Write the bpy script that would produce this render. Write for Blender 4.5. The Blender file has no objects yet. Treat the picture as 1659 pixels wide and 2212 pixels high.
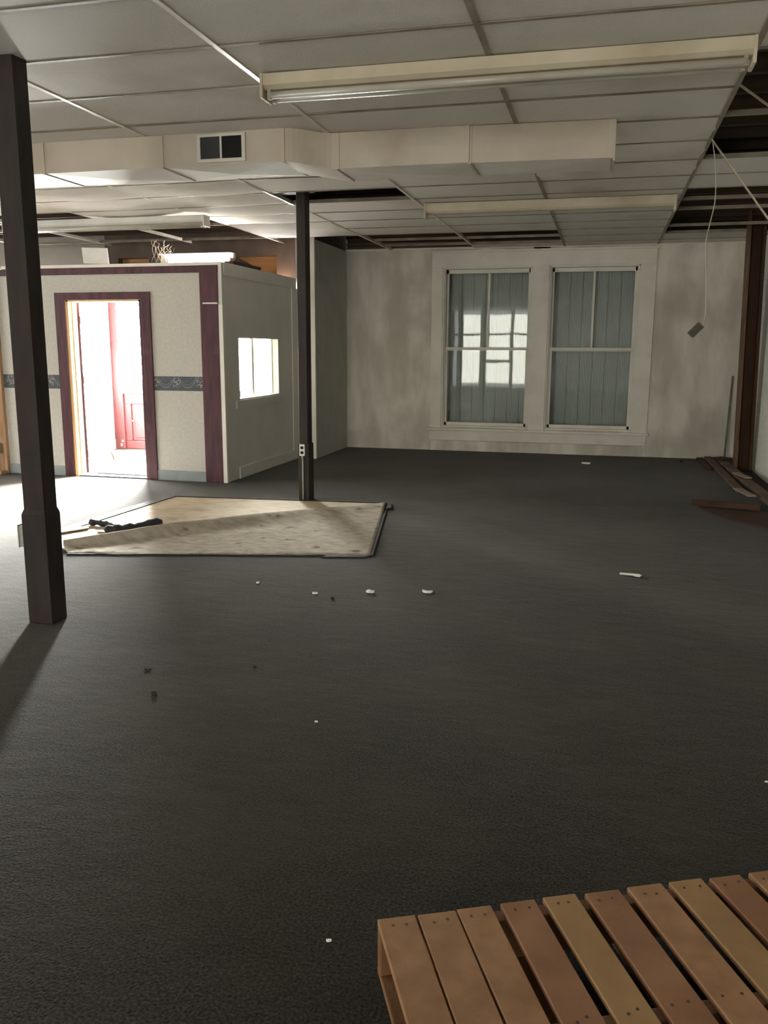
import bpy, bmesh, math, random
from mathutils import Vector, Matrix, noise
random.seed(7)
sc = bpy.context.scene
COL = sc.collection
PI = math.pi

# ------------------------------------------------------------------ camera
F_PX, PITCH, YAW, ROLL, CAM_H = 1846.5, .1897, -.2488, .0043, 1.48
cy, sy = math.cos(YAW), math.sin(YAW)
fwd = Vector((sy*math.cos(PITCH), cy*math.cos(PITCH), -math.sin(PITCH)))
rt = Vector((cy, -sy, 0)); up = rt.cross(fwd)
rt2 = rt*math.cos(ROLL)+up*math.sin(ROLL); up2 = up*math.cos(ROLL)-rt*math.sin(ROLL)
cd = bpy.data.cameras.new('camera'); cam = bpy.data.objects.new('camera', cd); COL.objects.link(cam)
cam.matrix_world = Matrix(((rt2.x, up2.x, -fwd.x, 0), (rt2.y, up2.y, -fwd.y, 0), (rt2.z, up2.z, -fwd.z, CAM_H), (0, 0, 0, 1)))
cd.sensor_fit = 'HORIZONTAL'; cd.sensor_width = 36; cd.lens = 36*F_PX/1659; cd.clip_start = .05
sc.camera = cam

# ------------------------------------------------------------------ world, daylight, exposure
sc.view_settings.view_transform = 'Standard'; sc.view_settings.look = 'None'
sc.view_settings.gamma = 1; sc.view_settings.use_curve_mapping = False
sc.view_settings.exposure = 1.14
w = bpy.data.worlds.new('world'); sc.world = w; w.use_nodes = True
w.node_tree.nodes['Background'].inputs[0].default_value = (1, .96, .92, 1)
w.node_tree.nodes['Background'].inputs[1].default_value = 0
sc.cycles.max_bounces = 8; sc.cycles.diffuse_bounces = 5; sc.cycles.transparent_max_bounces = 12
sc.cycles.sample_clamp_indirect = 4; sc.cycles.use_denoising = True

E_STREET, E_REAR, E_LEFT, E_FRONT, E_TUBE, E_WORLD = 11500, 230, 150, 500, 120, 2.4
w.node_tree.nodes['Background'].inputs[1].default_value = E_WORLD
def area(name, loc, direction, sx, sz, watts, colr, spread=180):
    l = bpy.data.lights.new(name, 'AREA'); l.shape = 'RECTANGLE'; l.size = sx; l.size_y = sz
    l.energy = watts; l.color = colr; l.spread = math.radians(spread)
    o = bpy.data.objects.new(name, l); COL.objects.link(o); o.location = loc
    o.rotation_euler = Vector(direction).to_track_quat('-Z', 'Y').to_euler()
    o.visible_camera = True
    return o
area('daylight_street_glass', (-5.55, 11.62, 1.62), (-.10, -1, -.30), 2.7, 1.6, E_STREET, (1.0, .95, .91))
area('daylight_rear_glass', (-3.75, -7.45, 1.46), (.05, 1, -.02), 3.2, 2.5, E_REAR, (1.0, .90, .76))
area('daylight_left_glass', (-12.4, 4.5, 1.7), (1, 0, -.05), 4.0, 1.9, E_LEFT, (1.0, .95, .89))
area('daylight_front_glass', (-9.4, 11.62, 1.6), (.25, -1, -.2), 2.6, 1.9, E_FRONT, (1.0, .95, .89))

# ------------------------------------------------------------------ materials
def mat(name, c1, c2=None, scale=8, rough=.85, bump=0, bscale=60, detail=6, metal=0, spec=.3, stretch=None, lo=.35, hi=.65, c3=None, s3=1.2, amt3=.5, lo3=.5, hi3=.7):
    m = bpy.data.materials.new(name); m.use_nodes = True; nt = m.node_tree; N = nt.nodes; L = nt.links
    b = N['Principled BSDF']; b.inputs['Roughness'].default_value = rough; b.inputs['Metallic'].default_value = metal
    b.inputs['Specular IOR Level'].default_value = spec
    tc = N.new('ShaderNodeTexCoord'); src = tc.outputs['Object']
    mp = N.new('ShaderNodeMapping'); L.new(src, mp.inputs[0])
    if stretch: mp.inputs['Scale'].default_value = stretch
    n = N.new('ShaderNodeTexNoise'); n.inputs['Scale'].default_value = scale; n.inputs['Detail'].default_value = detail
    L.new(mp.outputs[0], n.inputs[0])
    r = N.new('ShaderNodeMapRange'); r.inputs[1].default_value = lo; r.inputs[2].default_value = hi; L.new(n.outputs[0], r.inputs[0])
    mx = N.new('ShaderNodeMix'); mx.data_type = 'RGBA'
    mx.inputs[6].default_value = (*c1, 1); mx.inputs[7].default_value = (*(c2 or c1), 1); L.new(r.outputs[0], mx.inputs[0])
    out = mx.outputs[2]
    if c3:
        n3 = N.new('ShaderNodeTexNoise'); n3.inputs['Scale'].default_value = s3; n3.inputs['Detail'].default_value = 5; L.new(src, n3.inputs[0])
        r3 = N.new('ShaderNodeMapRange'); r3.inputs[1].default_value = lo3; r3.inputs[2].default_value = hi3; r3.inputs[4].default_value = amt3
        L.new(n3.outputs[0], r3.inputs[0])
        m3 = N.new('ShaderNodeMix'); m3.data_type = 'RGBA'; L.new(r3.outputs[0], m3.inputs[0]); L.new(out, m3.inputs[6]); m3.inputs[7].default_value = (*c3, 1)
        out = m3.outputs[2]
    L.new(out, b.inputs['Base Color'])
    if bump:
        nb = N.new('ShaderNodeTexNoise'); nb.inputs['Scale'].default_value = bscale; nb.inputs['Detail'].default_value = 4; L.new(mp.outputs[0], nb.inputs[0])
        bp = N.new('ShaderNodeBump'); bp.inputs['Strength'].default_value = bump; bp.inputs['Distance'].default_value = .01
        L.new(nb.outputs[0], bp.inputs['Height']); L.new(bp.outputs[0], b.inputs['Normal'])
    return m
def emit(name, c, s):
    m = bpy.data.materials.new(name); m.use_nodes = True; nt = m.node_tree; nt.nodes.clear()
    e = nt.nodes.new('ShaderNodeEmission'); e.inputs[0].default_value = (*c, 1); e.inputs[1].default_value = s
    o = nt.nodes.new('ShaderNodeOutputMaterial'); nt.links.new(e.outputs[0], o.inputs[0]); return m
def glass(name, tint=(.93, .96, .96), refl=1.0):
    m = bpy.data.materials.new(name); m.use_nodes = True; nt = m.node_tree; nt.nodes.clear()
    t = nt.nodes.new('ShaderNodeBsdfTransparent'); t.inputs[0].default_value = (*tint, 1)
    g = nt.nodes.new('ShaderNodeBsdfGlossy'); g.inputs['Roughness'].default_value = .02
    fr = nt.nodes.new('ShaderNodeFresnel'); fr.inputs[0].default_value = 1.6
    mu = nt.nodes.new('ShaderNodeMath'); mu.operation = 'MULTIPLY'; mu.inputs[1].default_value = refl; nt.links.new(fr.outputs[0], mu.inputs[0])
    # old glass: slightly wavy
    tc = nt.nodes.new('ShaderNodeTexCoord'); n = nt.nodes.new('ShaderNodeTexNoise'); n.inputs['Scale'].default_value = 2.5; n.inputs['Detail'].default_value = 1
    bp = nt.nodes.new('ShaderNodeBump'); bp.inputs['Strength'].default_value = .04; bp.inputs['Distance'].default_value = .01
    nt.links.new(tc.outputs['Object'], n.inputs[0]); nt.links.new(n.outputs[0], bp.inputs['Height']); nt.links.new(bp.outputs[0], g.inputs['Normal'])
    mx = nt.nodes.new('ShaderNodeMixShader'); nt.links.new(mu.outputs[0], mx.inputs[0]); nt.links.new(t.outputs[0], mx.inputs[1]); nt.links.new(g.outputs[0], mx.inputs[2])
    o = nt.nodes.new('ShaderNodeOutputMaterial'); nt.links.new(mx.outputs[0], o.inputs[0]); return m

M = {}
M['carpet'] = mat('carpet', (.016, .0142, .0118), (.046, .0415, .0350), scale=120, rough=1.0, bump=.35, bscale=130, spec=.04, detail=8, c3=(.056, .0495, .0405), s3=1.1, amt3=.6, lo3=.45, hi3=.72)
_p = M['carpet'].node_tree.nodes['Principled BSDF']; _p.inputs['Sheen Weight'].default_value = .11; _p.inputs['Sheen Roughness'].default_value = .35; _p.inputs['Sheen Tint'].default_value = (1, .975, .94, 1)
def carpet_ripples(m):
    nt = m.node_tree; N = nt.nodes; L = nt.links; b = N['Principled BSDF']
    tc = N.new('ShaderNodeTexCoord'); mp = N.new('ShaderNodeMapping'); mp.inputs['Rotation'].default_value = (0, 0, .7); mp.inputs['Scale'].default_value = (1, 2.0, 1)
    n = N.new('ShaderNodeTexNoise'); n.inputs['Scale'].default_value = 4.5; n.inputs['Detail'].default_value = 5; n.inputs['Roughness'].default_value = .65
    L.new(tc.outputs['Object'], mp.inputs[0]); L.new(mp.outputs[0], n.inputs[0])
    bp = N.new('ShaderNodeBump'); bp.inputs['Strength'].default_value = .25; bp.inputs['Distance'].default_value = .03
    L.new(n.outputs[0], bp.inputs['Height'])
    old = b.inputs['Normal'].links[0].from_node; L.new(bp.outputs[0], old.inputs['Normal'])
carpet_ripples(M['carpet'])
M['carpet_edge'] = mat('carpet_edge', (.02, .02, .022), (.05, .05, .055), scale=60, bump=.5)
M['backing'] = mat('carpet_backing', (.34, .30, .245), (.48, .43, .36), scale=9, rough=.95, bump=.6, bscale=90, spec=.1, stretch=(1.1, 2.2, 1), c3=(.12, .08, .055), s3=5.5, amt3=.8, lo3=.61, hi3=.70)
M['plywood'] = mat('plywood', (.36, .28, .18), (.52, .44, .32), scale=5, rough=.75, bump=.2, stretch=(1, 4, 1), c3=(.24, .15, .08), s3=3.5, amt3=.7, lo3=.54, hi3=.7)
M['plaster'] = mat('plaster', (.58, .54, .475), (.80, .755, .68), scale=2.0, rough=.9, bump=.35, bscale=14, stretch=(1.6, 1, .5), lo=.40, hi=.62, c3=(.42, .37, .32), s3=1.3, amt3=.7, lo3=.48, hi3=.72)
M['plaster_grey'] = mat('plaster_grey', (.46, .455, .42), (.56, .55, .51), scale=2.0, rough=.85, bump=.15, bscale=12, c3=(.32, .30, .27), s3=2, amt3=.5)
M['brick'] = mat('painted_brick', (.74, .72, .67), (.84, .82, .77), scale=20, rough=.85, bump=.9, bscale=22)
M['tile'] = mat('ceiling_tile', (.70, .665, .615), (.76, .725, .675), scale=160, rough=.95, bump=.35, bscale=180, spec=.1, c3=(.42, .36, .28), s3=.9, amt3=.55, lo3=.54, hi3=.72)
M['tee'] = mat('grid_metal', (.20, .17, .13), (.34, .29, .23), scale=5, rough=.6, spec=.3, c3=(.25, .19, .13), s3=1.1, amt3=.7)
M['tee_white'] = mat('white_grid_metal', (.62, .58, .50), (.74, .71, .64), scale=4, rough=.3, spec=.6)
M['duct'] = mat('painted_duct', (.50, .435, .355), (.57, .505, .42), scale=3, rough=.6, spec=.35, c3=(.34, .27, .19), s3=2.4, amt3=.5, lo3=.6, hi3=.8)
M['duct_low'] = mat('painted_duct_underside', (.62, .59, .53), (.68, .65, .59), scale=3, rough=.65, spec=.3)
M['fixture'] = mat('fixture_enamel', (.56, .49, .36), (.66, .59, .46), scale=4, rough=.5, c3=(.26, .19, .11), s3=2.0, amt3=.75, lo3=.5, hi3=.75)
M['fixture_white'] = mat('white_fixture_enamel', (.66, .64, .60), (.76, .75, .71), scale=4, rough=.4)
M['tube_off'] = mat('unlit_tube_glass', (.40, .37, .31), (.50, .47, .41), scale=3, rough=.3, spec=.35)
M['socket'] = mat('tube_socket', (.30, .25, .20), (.42, .37, .30), scale=20, rough=.6)
M['tube_on'] = emit('lit_tube', (1, .97, .88), E_TUBE)
M['wood_dark'] = mat('dark_joist_wood', (.05, .032, .022), (.10, .07, .05), scale=4, rough=.9, stretch=(.3, 4, 4))
M['deck'] = mat('deck_boards', (.10, .07, .05), (.19, .14, .10), scale=4, rough=.9, stretch=(.3, 4, 1))
M['brown_paint'] = mat('brown_paint', (.12, .088, .072), (.17, .128, .105), scale=3, rough=.75)
M['orange_wood'] = mat('orange_board', (.42, .20, .08), (.56, .30, .14), scale=3, rough=.7, stretch=(.4, 1, 5))
M['post'] = mat('dark_brown_paint', (.017, .011, .010), (.030, .020, .018), scale=5, rough=.6, spec=.35, stretch=(3, 3, .6), c3=(.045, .013, .012), s3=3, amt3=.35)
M['maroon'] = mat('maroon_paint', (.040, .010, .016), (.085, .022, .033), scale=4, rough=.55, spec=.4, stretch=(5, 5, .7), c3=(.12, .05, .06), s3=6, amt3=.4, lo3=.58, hi3=.72)
M['maroon_door'] = mat('maroon_door_paint', (.045, .009, .011), (.07, .014, .016), scale=6, rough=.5, spec=.4)
M['cream_wall'] = mat('cream_wallpaper', (.48, .455, .41), (.53, .505, .455), scale=30, rough=.9, bump=.1)
M['grey_paint'] = mat('grey_green_paint', (.68, .675, .64), (.74, .73, .69), scale=2.5, rough=.6, spec=.35, bump=.08, bscale=10)
M['grey_base'] = mat('grey_vinyl_base', (.24, .27, .27), (.30, .33, .33), scale=6, rough=.6)
M['white_trim'] = mat('worn_white_paint', (.74, .705, .64), (.82, .785, .72), scale=3, rough=.55, spec=.35, bump=.05, c3=(.50, .43, .34), s3=3.5, amt3=.25, lo3=.56, hi3=.75)
M['bright_white'] = mat('bright_white_paint', (.40, .40, .39), (.45, .45, .44), scale=3, rough=.6)
M['jamb_wood'] = mat('bare_jamb_wood', (.70, .40, .16), (.82, .55, .28), scale=4, rough=.55, stretch=(4, 4, .5))
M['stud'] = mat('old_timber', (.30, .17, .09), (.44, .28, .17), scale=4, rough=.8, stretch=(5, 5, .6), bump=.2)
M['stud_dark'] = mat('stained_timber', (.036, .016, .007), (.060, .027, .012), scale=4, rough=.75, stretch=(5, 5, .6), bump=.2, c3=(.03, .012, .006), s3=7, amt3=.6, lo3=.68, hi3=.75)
M['stud_edge'] = mat('timber_edge', (.11, .06, .035), (.17, .10, .065), scale=5, rough=.8, stretch=(5, 5, .6), bump=.2)
M['scrap_wood'] = mat('scrap_wood', (.085, .055, .038), (.17, .115, .08), scale=6, rough=.85, bump=.3)
M['scrap_red'] = mat('reddish_board', (.045, .021, .014), (.075, .038, .026), scale=6, rough=.85, bump=.3)
M['scrap_pale'] = mat('pale_board', (.25, .20, .155), (.36, .30, .24), scale=9, rough=.85, bump=.3)
M['pallet1'] = mat('pallet_pine', (.26, .135, .066), (.33, .18, .092), scale=5, rough=.75, stretch=(3, 3, 3), bump=.12, c3=(.18, .085, .04), s3=5, amt3=.4)
M['pallet2'] = mat('pallet_pine_golden', (.27, .155, .07), (.34, .205, .098), scale=5, rough=.75, bump=.12, c3=(.20, .11, .045), s3=4, amt3=.4)
M['pallet3'] = mat('pallet_pine_red', (.21, .10, .05), (.27, .135, .07), scale=5, rough=.75, bump=.12, c3=(.15, .07, .034), s3=4, amt3=.4)
M['pallet_side'] = mat('pallet_stringer_wood', (.14, .065, .028), (.20, .10, .045), scale=6, rough=.8, bump=.2)
M['nail'] = mat('nail_head', (.06, .04, .03), rough=.6)
M['black_cloth'] = mat('black_rubber', (.010, .010, .011), (.03, .03, .033), scale=18, rough=.7, bump=.6, bscale=30)
M['black'] = mat('black_hole', (.006, .006, .006), rough=.8)
M['vent_dark'] = mat('vent_screen', (.03, .034, .036), (.045, .05, .05), scale=200, rough=.7)
M['ivory'] = mat('ivory_plastic', (.72, .69, .62), rough=.4, spec=.5)
M['steel'] = mat('galvanised_steel', (.36, .36, .34), (.48, .48, .46), scale=20, rough=.45, metal=.5)
M['conduit'] = mat('grey_conduit', (.40, .37, .35), rough=.5)
M['cable'] = mat('white_cable', (.42, .38, .31), (.50, .46, .38), rough=.6)
M['tee_loose'] = mat('loose_tee_metal', (.32, .29, .20), (.42, .38, .27), scale=8, rough=.5)
M['box_metal'] = mat('dusty_junction_box', (.055, .050, .038), (.10, .09, .07), scale=30, rough=.7)
M['board_white'] = mat('white_card', (.66, .65, .61), (.74, .73, .70), scale=8, rough=.9)
M['paper'] = mat('white_scrap', (.82, .82, .80), rough=.9)
M['dirt'] = mat('dark_crumb', (.03, .027, .024), rough=.9)
M['stick'] = mat('green_grey_stick', (.10, .11, .08), (.17, .17, .13), scale=12, rough=.7)
M['plank_brown'] = mat('bent_brown_strip', (.035, .012, .007), (.05, .018, .010), scale=5, rough=.6)
M['concrete'] = mat('vestibule_concrete', (.045, .041, .034), (.075, .068, .057), scale=8, rough=.85, bump=.2)
M['mat_grey'] = mat('grey_doormat', (.05, .05, .06), (.09, .09, .10), scale=25, rough=.9, bump=.5)
M['sheeting'] = mat('grey_ribbed_sheeting', (.50, .50, .47), (.58, .575, .545), scale=1.5, rough=.6, spec=.3)
M['curtain_blue'] = mat('blue_grey_curtain', (.20, .25, .30), (.30, .36, .41), scale=20, rough=.9)
M['lace'] = mat('maroon_lace', (.25, .06, .09), (.45, .20, .22), scale=40, rough=.9)
M['web'] = mat('dusty_cobweb', (.75, .62, .5), rough=.8)
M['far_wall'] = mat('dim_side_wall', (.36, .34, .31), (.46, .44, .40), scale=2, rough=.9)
M['glass'] = glass('window_glass', refl=.42)
M['glass_clear'] = glass('clear_glass', refl=.4)

# floral border on the booth wall
def border_mat():
    m = bpy.data.materials.new('floral_border'); m.use_nodes = True; nt = m.node_tree; N = nt.nodes; L = nt.links
    b = N['Principled BSDF']; b.inputs['Roughness'].default_value = .85
    tc = N.new('ShaderNodeTexCoord'); sp = N.new('ShaderNodeSeparateXYZ'); L.new(tc.outputs['Object'], sp.inputs[0])
    def mth(op, a, bb=None, c=None):
        n = N.new('ShaderNodeMath'); n.operation = op
        for i, v in enumerate((a, bb, c)):
            if v is None: continue
            if isinstance(v, (int, float)): n.inputs[i].default_value = v
            else: L.new(v, n.inputs[i])
        return n.outputs[0]
    per = .265
    u = mth('SUBTRACT', mth('FRACT', mth('DIVIDE', mth('ADD', sp.outputs[0], 10.0), per)), .5)  # -.5..5
    ux = mth('MULTIPLY', u, per)
    z = sp.outputs[2]
    d = mth('SQRT', mth('ADD', mth('POWER', ux, 2), mth('POWER', mth('MULTIPLY', mth('SUBTRACT', z, .012), 1.05), 2)))
    v = N.new('ShaderNodeTexVoronoi'); v.inputs['Scale'].default_value = 55; L.new(tc.outputs['Object'], v.inputs[0])
    pet = mth('LESS_THAN', v.outputs['Distance'], .42)
    nz = N.new('ShaderNodeTexNoise'); nz.inputs['Scale'].default_value = 28; L.new(tc.outputs['Object'], nz.inputs[0])
    rad = mth('LESS_THAN', mth('ADD', d, mth('MULTIPLY', mth('SUBTRACT', nz.outputs[0], .5), .09)), .055)
    fl = mth('MULTIPLY', pet, rad)
    # scalloped garland between flowers
    ua = mth('SUBTRACT', mth('ABSOLUTE', u), .5)
    arc = mth('SUBTRACT', mth('MULTIPLY', mth('POWER', mth('MULTIPLY', ua, per), 2), 9.0), .045)
    ga = mth('LESS_THAN', mth('ABSOLUTE', mth('SUBTRACT', z, arc)), .006)
    ga2 = mth('LESS_THAN', mth('ABSOLUTE', mth('SUBTRACT', z, mth('ADD', arc, .03))), .003)
    base = N.new('ShaderNodeMix'); base.data_type = 'RGBA'; base.inputs[6].default_value = (.055, .068, .078, 1); base.inputs[7].default_value = (.10, .115, .125, 1)
    L.new(nz.outputs[0], base.inputs[0])
    g = N.new('ShaderNodeMix'); g.data_type = 'RGBA'; L.new(mth('MULTIPLY', mth('MAXIMUM', ga, ga2), .7), g.inputs[0]); L.new(base.outputs[2], g.inputs[6]); g.inputs[7].default_value = (.22, .23, .24, 1)
    f = N.new('ShaderNodeMix'); f.data_type = 'RGBA'; L.new(mth('MULTIPLY', fl, .85), f.inputs[0]); L.new(g.outputs[2], f.inputs[6]); f.inputs[7].default_value = (.42, .33, .32, 1)
    L.new(f.outputs[2], b.inputs['Base Color'])
    return m
M['border'] = border_mat()

# ------------------------------------------------------------------ geometry helpers
class MB:
    def __init__(s): s.v = []; s.f = []
    def add(s, vs, fs):
        k = len(s.v); s.v += [tuple(p) for p in vs]; s.f += [tuple(i+k for i in f) for f in fs]; return s
    def box(s, x0, x1, y0, y1, z0, z1):
        return s.add([(x0, y0, z0), (x1, y0, z0), (x1, y1, z0), (x0, y1, z0), (x0, y0, z1), (x1, y0, z1), (x1, y1, z1), (x0, y1, z1)],
                     [(0, 3, 2, 1), (4, 5, 6, 7), (0, 1, 5, 4), (1, 2, 6, 5), (2, 3, 7, 6), (3, 0, 4, 7)])
    def obox(s, c, ax, ay, az, hx, hy, hz):      # oriented box
        c = Vector(c); P = []
        for k in (-1, 1):
            for (i, j) in ((-1, -1), (1, -1), (1, 1), (-1, 1)):
                P.append(c+ax*hx*i+ay*hy*j+az*hz*k)
        return s.add(P, [(0, 3, 2, 1), (4, 5, 6, 7), (0, 1, 5, 4), (1, 2, 6, 5), (2, 3, 7, 6), (3, 0, 4, 7)])
    def bar(s, a, b, w, h, upv=(0, 0, 1)):
        a = Vector(a); b = Vector(b); d = (b-a); L = d.length; d.normalize(); sd = d.cross(Vector(upv)); sd.normalize(); u = sd.cross(d)
        return s.obox((a+b)/2, d, sd, u, L/2, w/2, h/2)
    def prism(s, poly, z0, z1):
        n = len(poly); vs = [(x, y, z0) for x, y in poly]+[(x, y, z1) for x, y in poly]
        return s.add(vs, [tuple(range(n-1, -1, -1)), tuple(range(n, 2*n))]+[(i, (i+1) % n, (i+1) % n+n, i+n) for i in range(n)])
    def extx(s, poly, x0, x1):   # profile in (y,z) along x
        n = len(poly); vs = [(x0, y, z) for y, z in poly]+[(x1, y, z) for y, z in poly]
        return s.add(vs, [tuple(range(n)), tuple(range(2*n-1, n-1, -1))]+[(i, i+n, (i+1) % n+n, (i+1) % n) for i in range(n)])
    def tube(s, pts, r, n=8):
        pts = [Vector(p) for p in pts]; R = []
        for i, p in enumerate(pts):
            t = (pts[min(i+1, len(pts)-1)]-pts[max(i-1, 0)]).normalized()
            a = t.cross(Vector((0, 0, 1)) if abs(t.z) < .9 else Vector((0, 1, 0))).normalized(); b = t.cross(a)
            rr = r[i] if isinstance(r, (list, tuple)) else r
            R.append([p+a*math.cos(2*PI*j/n)*rr+b*math.sin(2*PI*j/n)*rr for j in range(n)])
        vs = [q for ring in R for q in ring]; fs = []
        for i in range(len(R)-1):
            for j in range(n): fs.append((i*n+j, i*n+(j+1) % n, (i+1)*n+(j+1) % n, (i+1)*n+j))
        fs.append(tuple(range(n-1, -1, -1))); fs.append(tuple(range((len(R)-1)*n, len(R)*n)))
        return s.add(vs, fs)
    def grid(s, nx, ny, fn):
        vs = [fn(i/nx, j/ny) for j in range(ny+1) for i in range(nx+1)]
        return s.add(vs, [(j*(nx+1)+i, j*(nx+1)+i+1, (j+1)*(nx+1)+i+1, (j+1)*(nx+1)+i) for j in range(ny) for i in range(nx)])
ORG = {}
def empty(name, loc, label=None, cat=None, group=None):
    o = bpy.data.objects.new(name, None); COL.objects.link(o); o.location = loc; ORG[o] = Vector(loc); o.empty_display_size = .1
    return tag(o, label, cat, group)
def tag(o, label=None, cat=None, group=None, kind=None):
    if label: o['label'] = label
    if cat: o['category'] = cat
    if group: o['group'] = group
    if kind: o['kind'] = kind
    return o
def obj(name, mb, m, parent=None, bevel=0, smooth=False, org=None):
    """link one mesh; vertices are given in world coordinates."""
    vs = [Vector(v) for v in mb.v]
    if parent is not None: O = ORG[parent]
    elif org is not None: O = Vector(org)
    else:
        lo = Vector([min(v[k] for v in vs) for k in range(3)]); hi = Vector([max(v[k] for v in vs) for k in range(3)])
        O = Vector(((lo.x+hi.x)/2, (lo.y+hi.y)/2, lo.z))
    me = bpy.data.meshes.new(name); me.from_pydata([v-O for v in vs], [], mb.f)
    bm = bmesh.new(); bm.from_mesh(me); bmesh.ops.recalc_face_normals(bm, faces=bm.faces); bm.to_mesh(me); bm.free()
    me.materials.append(m)
    if smooth:
        for p in me.polygons: p.use_smooth = True
    o = bpy.data.objects.new(name, me); COL.objects.link(o)
    ORG[o] = O
    if parent is not None: o.parent = parent
    else: o.location = O
    if bevel:
        b = o.modifiers.new('bevel', 'BEVEL'); b.width = bevel; b.segments = 2; b.limit_method = 'ANGLE'
    return o
def struct(name, mb, m, bevel=0, smooth=False, parent=None, org=None):
    o = obj(name, mb, m, parent, bevel, smooth, org)
    if parent is None: o['kind'] = 'structure'
    return o
def solid(o, t, off=1):
    s = o.modifiers.new('thick', 'SOLIDIFY'); s.thickness = t; s.offset = off; return o

# ------------------------------------------------------------------ setting
CZ = 2.858                     # suspended ceiling
X0, Y0, TX, TY = .606, 4.61, 1.2192, .6096
LX, RX, NY, BY = -12.0, 1.84, -7.0, 12.4
FY = 11.3                      # street facade
DK = 3.25                      # underside of roof deck

# floor: carpet with gentle ripples, a hole where the carpet was peeled away is laid on top
def floor_h(x, y):
    r = 0.0
    return r
struct('floor', MB().box(LX-.2, RX+.3, NY-.2, 8.72, -.1, 0).box(-4.0, RX+.3, 8.72, BY+.2, -.1, 0).box(LX-.2, -6.9, 8.72, FY+.5, -.1, 0), M['carpet'], org=(0, 0, 0))
struct('floor_vestibule', MB().box(-7.3, -4.0, 8.72, FY+.4, -.1, -.004), M['concrete'], org=(0, 0, 0))

# back wall with the opening of the double window
WX = [(-2.294, -1.031), (-.804, .402)]
WZ0, WZ1 = .36, 2.60
b = MB()
b.box(-3.73, -2.294, BY, BY+.22, 0, CZ); b.box(.402, RX+.2, BY, BY+.22, 0, CZ); b.box(-1.031, -.804, BY, BY+.22, 0, CZ)
b.box(-2.294, .402, BY, BY+.22, 0, WZ0); b.box(-2.294, .402, BY, BY+.22, WZ1, CZ)
struct('wall_back', b, M['plaster'], org=(0, 12.4, 0))
struct('wall_right', MB().box(RX, RX+.2, NY, BY+.2, 0, CZ), M['brick'], org=(0, 0, 0))
b = MB().box(RX+.03, RX+.2, NY, BY+.2, CZ, 3.6).box(-3.73, RX+.03, BY+.05, BY+.22, CZ, 3.6).box(-3.93, -3.76, 11.02, BY+.2, CZ, 3.6)
struct('wall_upper', b, M['wood_dark'], org=(0, 0, 0))
for z in (2.885, 2.945, 3.01, 3.08): struct('lath', MB().box(-3.73, RX, BY+.0, BY+.05, z, z+.022), M['deck'], bevel=.006)
struct('wall_alcove', MB().box(-3.93, -3.73, 11.0, BY+.2, 0, CZ), M['plaster_grey'], org=(0, 0, 0))
struct('wall_end', MB().box(-3.995, -3.93, 10.96, 11.12, 0, 3.3).box(-3.93, -3.735, 10.96, 11.0, 0, 3.3), M['plaster_grey'], org=(0, 0, 0))
struct('trim_1', MB().box(-3.83, -3.725, 10.93, 10.97, 0, 2.9), M['white_trim'], bevel=.003)
# left side and rear of the room, with their daylight openings
b = MB(); b.box(LX-.2, LX, NY, 2.4, 0, 3.6); b.box(LX-.2, LX, 6.6, FY+.3, 0, 3.6); b.box(LX-.2, LX, 2.4, 6.6, 0, .7); b.box(LX-.2, LX, 2.4, 6.6, 2.7, 3.6)
struct('wall_left', b, M['far_wall'], org=(0, 0, 0))
b = MB(); b.box(LX, -5.6, NY-.2, NY, 0, 3.6); b.box(-1.9, RX, NY-.2, NY, 0, 3.6); b.box(-5.6, -1.9, NY-.2, NY, 0, .08); b.box(-5.6, -1.9, NY-.2, NY, 2.84, 3.6)
struct('wall_rear', b, M['far_wall'], org=(0, 0, 0))
b = MB()
for x, hw in ((-5.55, .05), (-4.35, .07), (-3.35, .06), (-1.93, .04)): b.box(x-hw, x+hw, NY-.14, NY-.06, .08, 2.84)
b.box(-5.6, -1.9, NY-.14, NY-.06, 1.95, 2.02).box(-4.35, -3.35, NY-.14, NY-.06, .95, 1.05)
wr = struct('window_5', b, M['wood_dark'], org=(0, 0, 0))
struct('pane', MB().box(-5.6, -1.9, NY-.11, NY-.10, .08, 2.84), M['glass_clear'], parent=wr)
b = MB()
for y in (2.42, 3.8, 5.2, 6.58): b.box(LX-.14, LX-.06, y-.04, y+.04, .7, 2.7)
wl = struct('window_4', b, M['white_trim'], org=(0, 0, 0))
struct('pane', MB().box(LX-.11, LX-.10, 2.4, 6.6, .7, 2.7), M['glass_clear'], parent=wl)

# street facade above and beside the vestibule
b = MB()
zt = 2.30
cut1, cut2 = (-6.78, -6.30, 2.58, 2.71), (-5.02, -4.38, 2.40, 2.70)
b.box(LX, -10.8, FY, FY+.2, 0, 3.6); b.box(-8.1, -6.98, FY, FY+.2, 0, 3.6)
b.box(-10.8, -8.1, FY, FY+.2, 0, .6); b.box(-10.8, -8.1, FY, FY+.2, 2.6, 3.6)
struct('wall_front', b, M['far_wall'], org=(0, 0, 0))
b = MB()
for (x0, x1) in ((-6.98, cut1[0]), (cut1[1], cut2[0]), (cut2[1], -3.99)): b.box(x0, x1, FY-.02, FY+.2, zt, 3.6)
for c in (cut1, cut2):
    b.box(c[0], c[1], FY-.02, FY+.2, zt, c[2]); b.box(c[0], c[1], FY-.02, FY+.2, c[3], 3.6)
struct('wall_transom', b, M['brown_paint'], org=(0, 0, 0))
b = MB()
b.box(cut1[0]-.01, cut1[1]+.01, FY+.10, FY+.13, cut1[2]-.02, cut1[3]+.02)
tag(obj('transom_board', b, M['orange_wood']), 'orange wooden board closing the small opening left of the lit tube', 'board')
b = MB(); b.box(cut2[0]-.01, cut2[1]+.01, FY+.10, FY+.13, cut2[2]-.02, cut2[3]+.02)
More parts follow.
